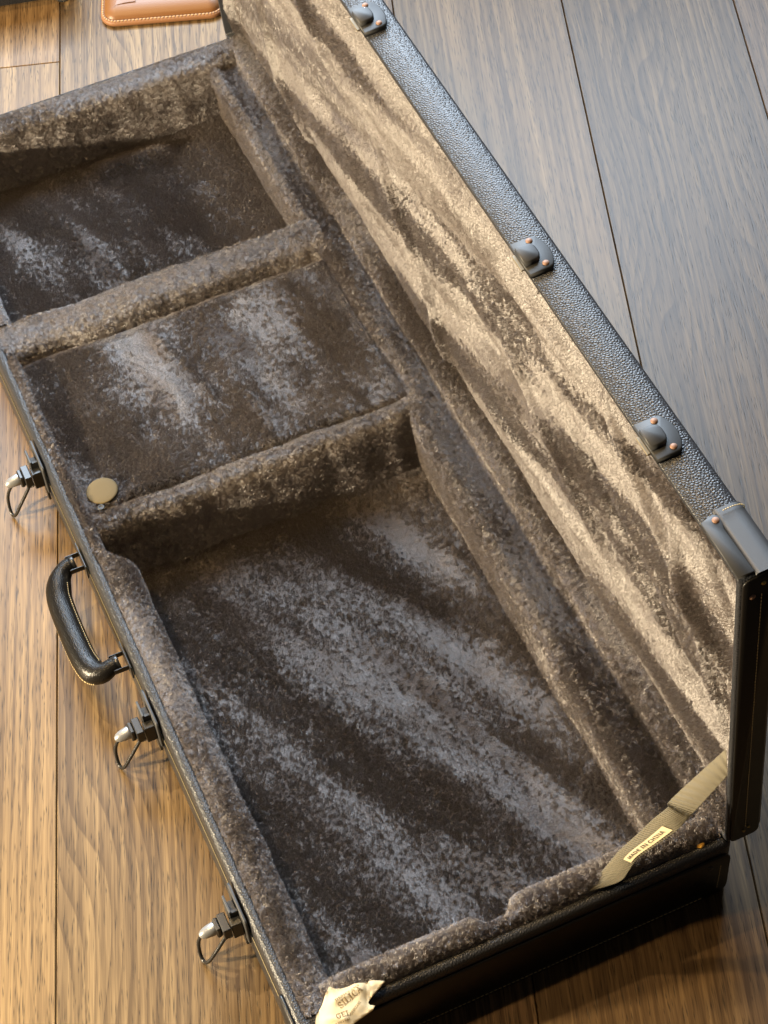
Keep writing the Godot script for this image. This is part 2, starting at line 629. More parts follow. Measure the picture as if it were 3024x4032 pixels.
# ---------------------------------------------------------------- oak planks
func build_floor() -> void:
	var fl := Node3D.new()
	fl.name = "floor"
	fl.set_meta("kind", "structure")
	fl.set_meta("label", "brown oak plank floor with dark open grain")
	add_child(fl, true)
	var mats: Array = []
	for k in 4:
		var t := wood(21 + k * 10, [0.0, 0.9, 0.0, 0.55][k])
		var m := StandardMaterial3D.new()
		m.albedo_texture = t[0]
		m.roughness = 0.36
		m.metallic_specular = 0.31
		m.heightmap_enabled = true
		m.heightmap_scale = 0.02
		m.heightmap_texture = t[1]
		mats.append(m)
	# under the joints
	var st := begin(true)
	cbox(st, Vector3(-2.2, -0.05, -2.6), Vector3(2.6, -0.016, 2.0), 0.002)
	add("subfloor", done(st), std(Color(0.03, 0.024, 0.02), 0.9), fl)
	fl.get_child(0).transform = Transform3D(Basis(Vector3.UP, -PSI), Vector3.ZERO)
	var along := Vector3(sin(PSI), 0, -cos(PSI))
	var across := Vector3(cos(PSI), 0, sin(PSI))
	var r := RandomNumberGenerator.new()
	r.seed = 3
	for c in range(-3, 8):
		var o0 := -0.213 + PLANK * c
		var cuts := [-1.2, 1.3145, 2.7] if c == -1 else [-1.2, 0.35 + r.randf() * 0.3, 2.7]
		if c in [0, 1, 3, 4]: cuts = [-1.2, 2.7]
		if c == 2: cuts = [-1.2, 1.67, 2.7]
		if c == -2 : cuts = [-1.2, 0.75, 2.7]
		for s in cuts.size() - 1:
			var z0: float = cuts[s]
			var z1: float = cuts[s + 1]
			var mi: int = [0, 2, 0, 3, 1, 2, 1, 3, 2, 0, 1][c + 3]
			if s == 1: mi = (mi + 2) % 4
			var m: StandardMaterial3D = mats[mi]
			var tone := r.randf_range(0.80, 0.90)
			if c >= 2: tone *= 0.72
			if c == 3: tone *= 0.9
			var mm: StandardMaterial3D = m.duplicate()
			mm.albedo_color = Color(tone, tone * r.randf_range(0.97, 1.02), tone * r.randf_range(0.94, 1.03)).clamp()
			var ou := r.randf() * 0.0
			var ov := r.randf()
			if c == 3: ov = 0.30
			if c == 4: ov = 0.72
			var bx := 0.0007
			var g0 := 0.0004
			var q := func(a: float, l: float, y: float) -> Vector3: return across * a + along * l + Vector3(0, y, 0)
			var sf := SurfaceTool.new()
			sf.begin(Mesh.PRIMITIVE_TRIANGLES)
			sf.set_smooth_group(-1)
			var lv := func(a: float, l: float, y: float) -> void:
				sf.set_uv(Vector2((a - o0) / PLANK, (0.5 + (l - 0.65) / 1.62 * (1.0 if ov < 0.5 else -1.0))))
				sf.add_vertex(q.call(a, l, y))
			var a0 := o0 + g0
			var a1 := o0 + PLANK - g0
			var b0 := z0 + g0
			var b1 := z1 - g0
			var rings := [[a0, a1, b0, b1, -0.014], [a0, a1, b0, b1, -0.0010], [a0 + bx, a1 - bx, b0 + bx, b1 - bx, 0.0]]
			for k in 2:
				var u: Array = rings[k]
				var v: Array = rings[k + 1]
				var cu := [[u[0], u[2]], [u[1], u[2]], [u[1], u[3]], [u[0], u[3]]]
				var cv := [[v[0], v[2]], [v[1], v[2]], [v[1], v[3]], [v[0], v[3]]]
				for e in 4:
					var f := (e + 1) % 4
					for tr in [[cu[e], u[4], cv[f], v[4], cu[f], u[4]], [cu[e], u[4], cv[e], v[4], cv[f], v[4]]]:
						lv.call(tr[0][0], tr[0][1], tr[1]); lv.call(tr[2][0], tr[2][1], tr[3]); lv.call(tr[4][0], tr[4][1], tr[5])
			var v2: Array = rings[2]
			lv.call(v2[0], v2[2], 0.0); lv.call(v2[0], v2[3], 0.0); lv.call(v2[1], v2[3], 0.0)
			lv.call(v2[0], v2[2], 0.0); lv.call(v2[1], v2[3], 0.0); lv.call(v2[1], v2[2], 0.0)
			sf.generate_normals()
			sf.generate_tangents()
			add("plank", sf.commit(), mm, fl)

# ---------------------------------------------------------------- the case
func sm(a: float, b: float, x: float) -> float:
	return smoothstep(a, b, x)

func ridge(p: Vector2, a: Vector2, b: Vector2, w: float) -> float:
	var t := clampf((p - a).dot(b - a) / (b - a).length_squared(), -0.15, 1.15)
	var d := (p - a.lerp(b, t)).length()
	var fade := sm(-0.15, 0.1, t) * (1.0 - sm(0.9, 1.15, t))
	return exp(-d * d / (w * w)) * fade

func bump(x: float, z: float, f: float) -> float:
	return nz.get_noise_2d(x * f * 1000.0 + 300.0, z * f * 1000.0)

func profile_at(pts: Array, u: float) -> Vector2:
	var total := 0.0
	for i in pts.size() - 1:
		total += (pts[i + 1] - pts[i]).length()
	var want := u * total
	for i in pts.size() - 1:
		var l: float = (pts[i + 1] - pts[i]).length()
		if want <= l or i == pts.size() - 2:
			return pts[i].lerp(pts[i + 1], clampf(want / l, 0.0, 1.0))
		want -= l
	return pts[-1]

func round_profile(pts: Array, n := 28) -> Array:
	var c := Curve2D.new()
	for i in pts.size():
		var t: Vector2 = (pts[mini(i + 1, pts.size() - 1)] - pts[maxi(i - 1, 0)]) / 6.0
		c.add_point(pts[i], -t, t)
	c.bake_interval = 0.0006
	var out := []
	for i in n + 1:
		out.append(c.sample_baked(c.get_baked_length() * i / n, true))
	return out

func build_case() -> void:
	var gc := base("guitar_case", "open black hard guitar case lined with brown plush, lid standing up on its hinge", "guitar case")
	# shell of the base: walls swept round the outline, and the bottom board
	var st := begin()
	var out := round_rect(Vector2(0, -L), Vector2(W, 0), 0.010)
	sweep_ring(st, out, [Vector2(0.0098, 0.006), Vector2(0.0098, H - 0.0015), Vector2(0.0088, H - 0.0003), Vector2(0.0062, H), Vector2(0.0036, H - 0.0006), Vector2(0.0015, H - 0.0022), Vector2(0.0003, H - 0.0046), Vector2(0.0, H - 0.0075), Vector2(0.0, 0.003), Vector2(0.003, 0.0006)], true, false, Transform3D())
	add("base_shell", done(st), M.tolex, gc, "black textured shell of the base")
	# brass closing strip along the latch side
	add("brass_strip", box_mesh(Vector3(-0.0009, 0.050, -L + 0.02), Vector3(-0.0001, 0.0535, -0.05), 0.0003), M.dull_brass, gc)
	# leather on the near end
	st = begin()
	slab(st, round_rect(Vector2(0.006, 0.0025), Vector2(W - 0.0035, H - 0.012), 0.012), 0.0022, 0.0009, Transform3D(Basis(), Vector3(0, 0, 0.0001)))
	var ep := add("end_leather", done(st), M.leather, gc, "smooth black leather covering the near end")
	stitches(ep, [Vector3(0.02, 0.0065, 0.0023), Vector3(0.372, 0.0065, 0.0023)], 0.0042, M.thread)
	stitches(ep, [Vector3(0.386, 0.014, 0.0023), Vector3(0.387, 0.055, 0.0023)], 0.0042, M.thread)
	rivet(ep, Vector3(0.377, 0.057, 0.0022), Vector3(0, 0, 1), 0.0028, M.black_metal)
	# leather corner on the latch side, at the near end
	st = begin()
	slab(st, round_rect(Vector2(-0.042, 0.006), Vector2(-0.002, 0.0795), 0.006), 0.0026, 0.0008, Transform3D(Basis(Vector3(0, 0, 1), Vector3(0, 1, 0), Vector3(-1, 0, 0)), Vector3(-0.0001, 0, 0)))
	var lc := add("corner_plate", done(st), M.black_metal, gc)
	build_lining(gc)
	for z in [-0.672, -0.3465, -0.1315]:
		build_latch(gc, z)
	build_handle(gc)
	build_lid(gc)
	build_strap(gc)

func rivet(parent: Node, at: Vector3, n: Vector3, r: float, m: Material) -> void:
	var st := begin()
	var b := Basis(Quaternion(Vector3.UP, n.normalized()))
	lathe(st, [Vector2(r, -0.0004), Vector2(r, 0.0003), Vector2(r * 0.8, 0.0009), Vector2(r * 0.45, 0.0013), Vector2(0, 0.0014)], Transform3D(b, at), 12)
	add("rivet", done(st), m, parent)

# a row of short thread stitches joined into one part
func stitches(parent: Node, path: Array, pitch: float, m: Material, r := 0.00045, called := "stitching") -> void:
	var st := begin()
	for i in path.size() - 1:
		var a: Vector3 = path[i]
		var b: Vector3 = path[i + 1]
		var n := maxi(1, int(round((b - a).length() / pitch)))
		for k in n:
			var p0 := a.lerp(b, (k + 0.08) / n)
			var p1 := a.lerp(b, (k + 0.86) / n)
			tube(st, [p0, p0.lerp(p1, 0.2), p0.lerp(p1, 0.8), p1], [r * 0.4, r, r, r * 0.4], 6)
	var o := add(called, done(st), m, parent)
	o.set_meta("kind", "stuff")

func build_lining(gc: Node) -> void:
	var Z := Vector3(0, 0, 1)
	var X := Vector3(1, 0, 0)
	# floor of the body compartment
	var g := grid(90, 140, func(u: float, v: float) -> Vector3:
		var x := lerpf(0.026, 0.362, u)
		var z := lerpf(-0.552, -0.018, v)
		var y := 0.014 + 0.0035 * bump(x, z, 0.8) + 0.006 * ridge(Vector2(x, z), Vector2(0.10, -0.44), Vector2(0.25, -0.20), 0.02)
		y += 0.004 * ridge(Vector2(x, z), Vector2(0.22, -0.42), Vector2(0.30, -0.12), 0.016)
		return Vector3(x, y, z))
	plush("body_floor", g, gc, Vector3(-0.33, 0, 0.95), 0.74, 1.2, Vector3(0.42, 0, 0.9))
	# floor of the neck compartment
	g = grid(80, 70, func(u: float, v: float) -> Vector3:
		var x := lerpf(0.012, 0.362, u)
		var z := lerpf(-1.135, -0.83, v)
		var y := 0.014 + 0.003 * bump(x, z, 0.8) + 0.008 * ridge(Vector2(x, z), Vector2(0.12, -1.08), Vector2(0.17, -0.93), 0.014) + 0.007 * ridge(Vector2(x, z), Vector2(0.2, -1.05), Vector2(0.20, -0.92), 0.010)
		y += 0.009 * ridge(Vector2(x, z), Vector2(0.2, -1.09), Vector2(0.28, -1.085), 0.012)
		return Vector3(x, y, z))
	plush("neck_floor", g, gc, Vector3(-0.33, 0, 0.95), 0.22, 1.2, Vector3(0.3, 0, 0.95))
	# padding along the latch side of the body compartment
	var pr := round_profile([Vector2(0.0095, 0.074), Vector2(0.0105, 0.0815), Vector2(0.017, 0.0868), Vector2(0.027, 0.0865), Vector2(0.0345, 0.083), Vector2(0.0372, 0.076), Vector2(0.037, 0.055), Vector2(0.036, 0.030), Vector2(0.035, 0.012)])
	g = grid(28, 150, func(u: float, v: float) -> Vector3:
		var z := lerpf(-0.535, -0.012, v)
		var q: Vector2 = pr[int(round(u * 28))]
		var taper := sm(-0.536, -0.500, z)
		var x := 0.0095 + (q.x - 0.0095) * (0.12 + 0.88 * taper) + 0.0018 * bump(q.y * 0.5, z, 1.2) * sm(0.0, 0.4, u)
		return Vector3(x, q.y - 0.004 * (1.0 - taper) * sm(0.2, 0.0, u) + 0.0016 * bump(0.7, z, 1.0), z))
	plush("latch_side_padding", g, gc, Vector3(0.5, 0, 1), 0.80, 0.9, Z)
	# thin padding beside the accessory lid and the neck compartment
	for seg in [[-0.80, -0.53, 0.016], [-1.14, -0.85, 0.026]]:
		var th: float = seg[2]
		var pr2 := round_profile([Vector2(0.0095, 0.076), Vector2(0.0105, 0.083), Vector2(0.5 * (0.0105 + th), 0.0858), Vector2(th, 0.082), Vector2(th + 0.0015, 0.072), Vector2(th, 0.015)], 16)
		g = grid(16, 80, func(u: float, v: float) -> Vector3:
			var z := lerpf(seg[0], seg[1], v)
			var q: Vector2 = pr2[int(round(u * 16))]
			return Vector3(q.x + 0.0012 * bump(q.y, z, 1.6), q.y + 0.001 * bump(0.2, z, 1.4), z))
		plush("latch_side_padding", g, gc, Vector3(0.3, 0, 1), 0.6, 0.8, Z)
	# padding at the near end, two rolls with a notch between them
	var fp := round_profile([Vector2(0.0092, 0.074), Vector2(0.010, 0.081), Vector2(0.014, 0.0885), Vector2(0.022, 0.0905), Vector2(0.0300, 0.0865), Vector2(0.0335, 0.077), Vector2(0.033, 0.045), Vector2(0.031, 0.012)])
	g = grid(28, 130, func(u: float, v: float) -> Vector3:
		var x := lerpf(0.030, 0.385, v)
		var q: Vector2 = fp[int(round(u * 28))]
		var notch := sm(0.166, 0.180, x) * (1.0 - sm(0.196, 0.208, x))
		var big := 1.0 + 0.10 * sm(0.205, 0.215, x) * (1.0 - sm(0.30, 0.36, x))
		var dep := 0.0092 + (q.x - 0.0092) * big * (1.0 - 0.42 * notch)
		dep += 0.0015 * bump(x, 0.1, 1.2) * sm(0.1, 0.5, u)
		return Vector3(x, q.y - 0.0045 * notch * sm(0.0, 0.12, u) + 0.0018 * (big - 1.0) * 10.0 * sm(0.05, 0.3, u) * (1.0 - sm(0.5, 0.8, u)), -dep))
	plush("near_end_padding", g, gc, Vector3(-0.3, 0, -1), 1.25, 0.9, X)
	# padding along the hinge side: ridge, step, valley, wall
	var p_near := round_profile([Vector2(0.3515, 0.010), Vector2(0.350, 0.045), Vector2(0.3475, 0.074), Vector2(0.3510, 0.0795), Vector2(0.358, 0.0785), Vector2(0.3695, 0.0735), Vector2(0.3765, 0.0715), Vector2(0.3865, 0.0720), Vector2(0.3915, 0.077), Vector2(0.3903, 0.0845), Vector2(0.3925, 0.0908), Vector2(0.3985, 0.0932), Vector2(0.4065, 0.0948), Vector2(0.4150, 0.0985)])
	var p_mid := round_profile([Vector2(0.363, 0.010), Vector2(0.361, 0.045), Vector2(0.3585, 0.072), Vector2(0.3625, 0.0800), Vector2(0.3715, 0.0795), Vector2(0.379, 0.0765), Vector2(0.3835, 0.0750), Vector2(0.3885, 0.0758), Vector2(0.3915, 0.0785), Vector2(0.3903, 0.0845), Vector2(0.3925, 0.0908), Vector2(0.3985, 0.0932), Vector2(0.4065, 0.0948), Vector2(0.4150, 0.0985)])
	var p_neck := round_profile([Vector2(0.3610, 0.010), Vector2(0.3595, 0.045), Vector2(0.3560, 0.075), Vector2(0.3585, 0.0800), Vector2(0.3625, 0.0795), Vector2(0.366, 0.0755), Vector2(0.374, 0.0735), Vector2(0.384, 0.0745), Vector2(0.3905, 0.0775), Vector2(0.3903, 0.0845), Vector2(0.3925, 0.0908), Vector2(0.3985, 0.0932), Vector2(0.4065, 0.0948), Vector2(0.4150, 0.0985)])
	g = grid(28, 260, func(u: float, v: float) -> Vector3:
		var z := lerpf(-1.150, -0.012, v)
		var k := int(round(u * 28))
		var a: Vector2 = p_near[k]
		var b: Vector2 = p_mid[k]
		var c: Vector2 = p_neck[k]
		var q := c.lerp(b, sm(-0.86, -0.80, z)).lerp(a, sm(-0.60, -0.53, z))
		var am := sm(0.1, 0.4, u) * (1.0 - sm(0.8, 1.0, u))
		return Vector3(q.x + 0.0022 * bump(0.3, z, 0.7) * (1.0 - sm(0.5, 0.9, u)), q.y + 0.0022 * bump(u * 0.03, z, 1.0) * am, z))
	plush("hinge_side_padding", g, gc, Vector3(0.3, 0, 1), 0.55, 0.9, Z)
	# dividers
	for d in [[-0.8495, -0.797, 0.0835, "div1"], [-0.576, -0.5365, 0.0810, "div2"]]:
		var z0: float = d[0]
		var z1: float = d[1]
		var top: float = d[2]
		var near: bool = d[3] == "div2"
		var dp := round_profile([Vector2(z0 + 0.003, 0.012), Vector2(z0 - 0.001, 0.05), Vector2(z0, top - 0.008), Vector2(z0 + 0.007, top + 0.001), Vector2(z0 + 0.018, top + 0.003), Vector2(z0 + 0.030, top), Vector2(z0 + 0.041, top - 0.009), Vector2(z1 - 0.004, top - 0.024), Vector2(z1, 0.012)])
		if near:
			dp = round_profile([Vector2(z0 + 0.003, 0.012), Vector2(z0 + 0.001, 0.05), Vector2(z0 + 0.001, top - 0.007), Vector2(z0 + 0.006, top), Vector2(z0 + 0.014, top - 0.002), Vector2(z0 + 0.022, top - 0.012), Vector2(z0 + 0.028, top - 0.030), Vector2(z1, 0.012)])
		g = grid(28, 110, func(u: float, v: float) -> Vector3:
			var x := lerpf(0.010, 0.366, 1.0 - v)
			var q: Vector2 = dp[int(round(u * 28))]
			var am := sm(0.1, 0.35, u)
			return Vector3(x, q.y + 0.0022 * bump(x, q.x * 0.4, 1.1) * am, q.x + 0.0030 * bump(x, 0.6 + q.y * 0.5, 1.0) * am))
		plush("compartment_divider", g, gc, Vector3(0.3, -0.4, 0.8), 0.95, 1.0, X)
	# padding at the far end
	var ep := round_profile([Vector2(-L + 0.0095, 0.078), Vector2(-L + 0.011, 0.0845), Vector2(-L + 0.018, 0.0900), Vector2(-L + 0.028, 0.0895), Vector2(-L + 0.037, 0.083), Vector2(-L + 0.042, 0.068), Vector2(-L + 0.047, 0.040), Vector2(-L + 0.050, 0.012)])
	g = grid(28, 110, func(u: float, v: float) -> Vector3:
		var x := lerpf(0.010, 0.392, 1.0 - v)
		var q: Vector2 = ep[int(round(u * 28))]
		return Vector3(x, q.y + 0.002 * bump(x, q.x * 0.4, 1.1), q.x + 0.0025 * bump(x, 0.9 + q.y * 0.5, 1.0) * sm(0.1, 0.4, u)))
	plush("far_end_padding", g, gc, Vector3(0.3, -0.3, 0.9), 1.0, 0.9, X)
	# the plush covered lid of the accessory compartment
	g = grid(90, 64, func(u: float, v: float) -> Vector3:
		var x := lerpf(0.0165, 0.3585, u)
		var z := lerpf(-0.795, -0.5785, v)
		var p := Vector2(x, z)
		var y := 0.0755 + 0.0022 * bump(x, z, 0.9)
		y += 0.0035 * ridge(p, Vector2(0.155, -0.77), Vector2(0.180, -0.66), 0.004) + 0.004 * ridge(p, Vector2(0.205, -0.70), Vector2(0.215, -0.60), 0.016) - 0.002 * ridge(p, Vector2(0.10, -0.66), Vector2(0.16, -0.62), 0.02)
		var e := minf(minf(x - 0.0165, 0.3585 - x), minf(z + 0.795, -0.5785 - z))
		y -= 0.007 * (1.0 - sm(0.0, 0.006, e))
		y += 0.0045 * sm(-0.64, -0.585, z)
		return Vector3(x, y, z))
	var al := plush("accessory_lid", g, gc, Vector3(-0.33, 0, 0.95), 0.45, 1.2, Vector3(0.25, 0, 0.97))
	var st := begin()
	lathe(st, [Vector2(0.0, 0.0), Vector2(0.0150, 0.0), Vector2(0.0157, 0.0006), Vector2(0.0154, 0.0014), Vector2(0.0140, 0.0018), Vector2(0.008, 0.0021), Vector2(0, 0.0022)], Transform3D(Basis(Vector3(0, 0, 1), 0.07), Vector3(0.0405, 0.0822, -0.5975)), 32)
	add("finger_disc", done(st), M.disc, al, "olive brown metal disc near the corner of the accessory lid")
	st = begin()
	lathe(st, [Vector2(0.0034, 0.0), Vector2(0.0036, 0.0010), Vector2(0.0024, 0.0016), Vector2(0.0018, 0.0009), Vector2(0, 0.0008)], Transform3D(Basis(), Vector3(0.0325, 0.0852, -0.5765)), 14)
	add("screw", done(st), M.gun, al)
	# stray fluff in the near hinge corner and an amber screw head
	g = grid(14, 14, func(u: float, v: float) -> Vector3:
		var a := u * TAU
		var r := 0.5 * PI * v
		return Vector3(0.3885 + cos(a) * cos(r) * 0.011, 0.0790 + sin(r) * 0.0085, -0.026 + sin(a) * cos(r) * 0.010))
	plush("corner_fluff", g, gc, Vector3(-0.3, 0, 1), 0.6, 1.6, X, Transform3D(), 1.5)
	st = begin()
	lathe(st, [Vector2(0.0038, 0.0), Vector2(0.0040, 0.0012), Vector2(0.0030, 0.0024), Vector2(0, 0.0029)], Transform3D(Basis(), Vector3(0.372, H - 0.0003, -0.0105)), 14)
	add("screw", done(st), M.amber, gc, "amber screw head at the near hinge corner")

# ---------------------------------------------------------------- draw latch on the latch side
func build_latch(gc: Node, z: float) -> void:
	var o := Node3D.new()
	o.name = "latch"
	gc.add_child(o, true)
	o.position = Vector3(0, 0, z)
	var st := begin()
	slab(st, round_rect(Vector2(-0.0235, 0.040), Vector2(0.0212, 0.0795), 0.005), 0.0024, 0.0006, Transform3D(Basis(Vector3(0, 0, 1), Vector3(0, 1, 0), Vector3(-1, 0, 0)), Vector3(-0.0018, 0, 0)))
	add("plate", done(st), M.gun, o)
	st = begin(true)
	cbox(st, Vector3(-0.0122, 0.050, -0.0145), Vector3(-0.0100, 0.0755, 0.0035), 0.0004)
	cbox(st, Vector3(-0.0100, 0.050, -0.0145), Vector3(-0.0042, 0.062, 0.0035), 0.0003)
	cbox(st, Vector3(-0.0100, 0.0622, 0.0005), Vector3(-0.0042, 0.0735, 0.0035), 0.0003)
	add("housing", done(st), M.gun, o)
	st = begin(true)
	cbox(st, Vector3(-0.0140, 0.044, 0.0037), Vector3(-0.0042, 0.0665, 0.0118), 0.0006)
	add("hinge_block", done(st), M.black_metal, o)
	st = begin(true)
	cbox(st, Vector3(-0.0222, 0.050, -0.0055), Vector3(-0.0148, 0.0655, 0.0128), 0.0008)
	cbox(st, Vector3(-0.0268, 0.0485, -0.0050), Vector3(-0.0222, 0.0632, 0.0080), 0.0012)
	add("knuckle", done(st), M.black_metal, o)
	st = begin()
	var bx := Transform3D(Basis(Quaternion(Vector3.UP, Vector3(-1, -0.10, 0.05).normalized())), Vector3(-0.0262, 0.0560, 0.0010))
	lathe(st, [Vector2(0.0, 0.0), Vector2(0.0058, 0.0), Vector2(0.0060, 0.0008), Vector2(0.0057, 0.005), Vector2(0.0050, 0.0095), Vector2(0.0039, 0.0125), Vector2(0.0022, 0.0146), Vector2(0, 0.0153)], bx, 24)
	add("tip", done(st), M.nickel, o)
	st = begin()
	var path := smooth_path([Vector3(-0.0165, 0.0515, 0.0066), Vector3(-0.0240, 0.040, 0.0078), Vector3(-0.0330, 0.0260, 0.0082), Vector3(-0.0400, 0.0110, 0.0055), Vector3(-0.0432, 0.0034, -0.0005), Vector3(-0.0435, 0.0090, -0.0075), Vector3(-0.0412, 0.0230, -0.0105), Vector3(-0.0350, 0.0380, -0.0085), Vector3(-0.0240, 0.0500, -0.0060), Vector3(-0.0165, 0.0515, -0.0058)], 44)
	tube(st, path, [0.0017], 10)
	add("loop", done(st), M.black_metal, o)
	st = begin()
	slab(st, round_rect(Vector2(-0.0065, 0.014), Vector2(0.0085, 0.042), 0.005), 0.0022, 0.0006, Transform3D(Basis(Vector3(0, 0, 1), Vector3(0, 1, 0), Vector3(-1, 0, 0)), Vector3(-0.0020, 0, 0)))
	add("hook_tab", done(st), M.black_metal, o)
	st = begin()
	lathe(st, [Vector2(0.0021, 0), Vector2(0.0021, 0.0205), Vector2(0.0012, 0.0212), Vector2(0, 0.0213)], Transform3D(Basis(Quaternion(Vector3.UP, Vector3(0, 0, 1))), Vector3(-0.0165, 0.0515, -0.0083)), 10)
	add("pin", done(st), M.nickel, o)

func build_handle(gc: Node) -> void:
	var raw := [Vector3(-0.0125, 0.0570, -0.5470), Vector3(-0.0200, 0.0550, -0.5460), Vector3(-0.0290, 0.0510, -0.5385), Vector3(-0.0355, 0.0470, -0.5240), Vector3(-0.0375, 0.0455, -0.5040), Vector3(-0.0380, 0.0450, -0.4640), Vector3(-0.0370, 0.0455, -0.4420), Vector3(-0.0335, 0.0475, -0.4270), Vector3(-0.0260, 0.0520, -0.4195), Vector3(-0.0180, 0.0555, -0.4195), Vector3(-0.0115, 0.0570, -0.4200)]
	var path := smooth_path(raw, 60)
	var rad := []
	for i in 61:
		var t := absf(i / 30.0 - 1.0)
		rad.append(lerpf(0.0124, 0.0078, sm(0.6, 1.0, t)))
	var st := begin()
	tube(st, path, rad, 20)
	var h := add("handle", done(st), M.grip, gc, "black leather carrying handle folded out over the floor")
	var inner := []
	var lower := []
	for i in range(9, 53):
		var t: Vector3 = (path[i + 1] - path[i - 1]).normalized()
		var up := (Vector3.UP - t * Vector3.UP.dot(t)).normalized()
		var sd := t.cross(up)
		if sd.x < 0: sd = -sd
		var mid := Vector3(-0.010, 0.05, -0.4835)
		var to_mid: Vector3 = mid - path[i]
		to_mid = (to_mid - t * to_mid.dot(t))
		to_mid = (to_mid - up * to_mid.dot(up)).normalized()
		var r: float = rad[i]
		inner.append(path[i] + (to_mid * 0.80 + up * 0.60) * r * 1.01)
		lower.append(path[i] + (-to_mid * 0.93 + up * -0.37) * r * 1.02)
	stitches(h, inner, 0.003, M.thread, 0.0005)
	stitches(h, lower, 0.003, M.thread, 0.0006)
	for z in [-0.547, -0.420]:
		var s2 := begin()
		# ring end and the two arms of the bracket
		lathe(s2, [Vector2(0.0, -0.0005), Vector2(0.0074, -0.0005), Vector2(0.0076, 0.0003), Vector2(0.0076, 0.0050), Vector2(0.0070, 0.0056)], Transform3D(Basis(Quaternion(Vector3.UP, Vector3(-1, -0.12, 0).normalized())), Vector3(-0.0100, 0.0573, z)), 20)
		add("end_cap", done(s2), M.black_metal, h)
		s2 = begin(true)
		for e in [-0.0092, 0.0082]:
			cbox(s2, Vector3(-0.0170, 0.0535, z + e), Vector3(-0.0020, 0.0600, z + e + 0.0011), 0.0003)
		cbox(s2, Vector3(-0.0032, 0.0480, z - 0.0165), Vector3(-0.0018, 0.0660, z + 0.0165), 0.0004)
		add("bracket", done(s2), M.black_metal, h)

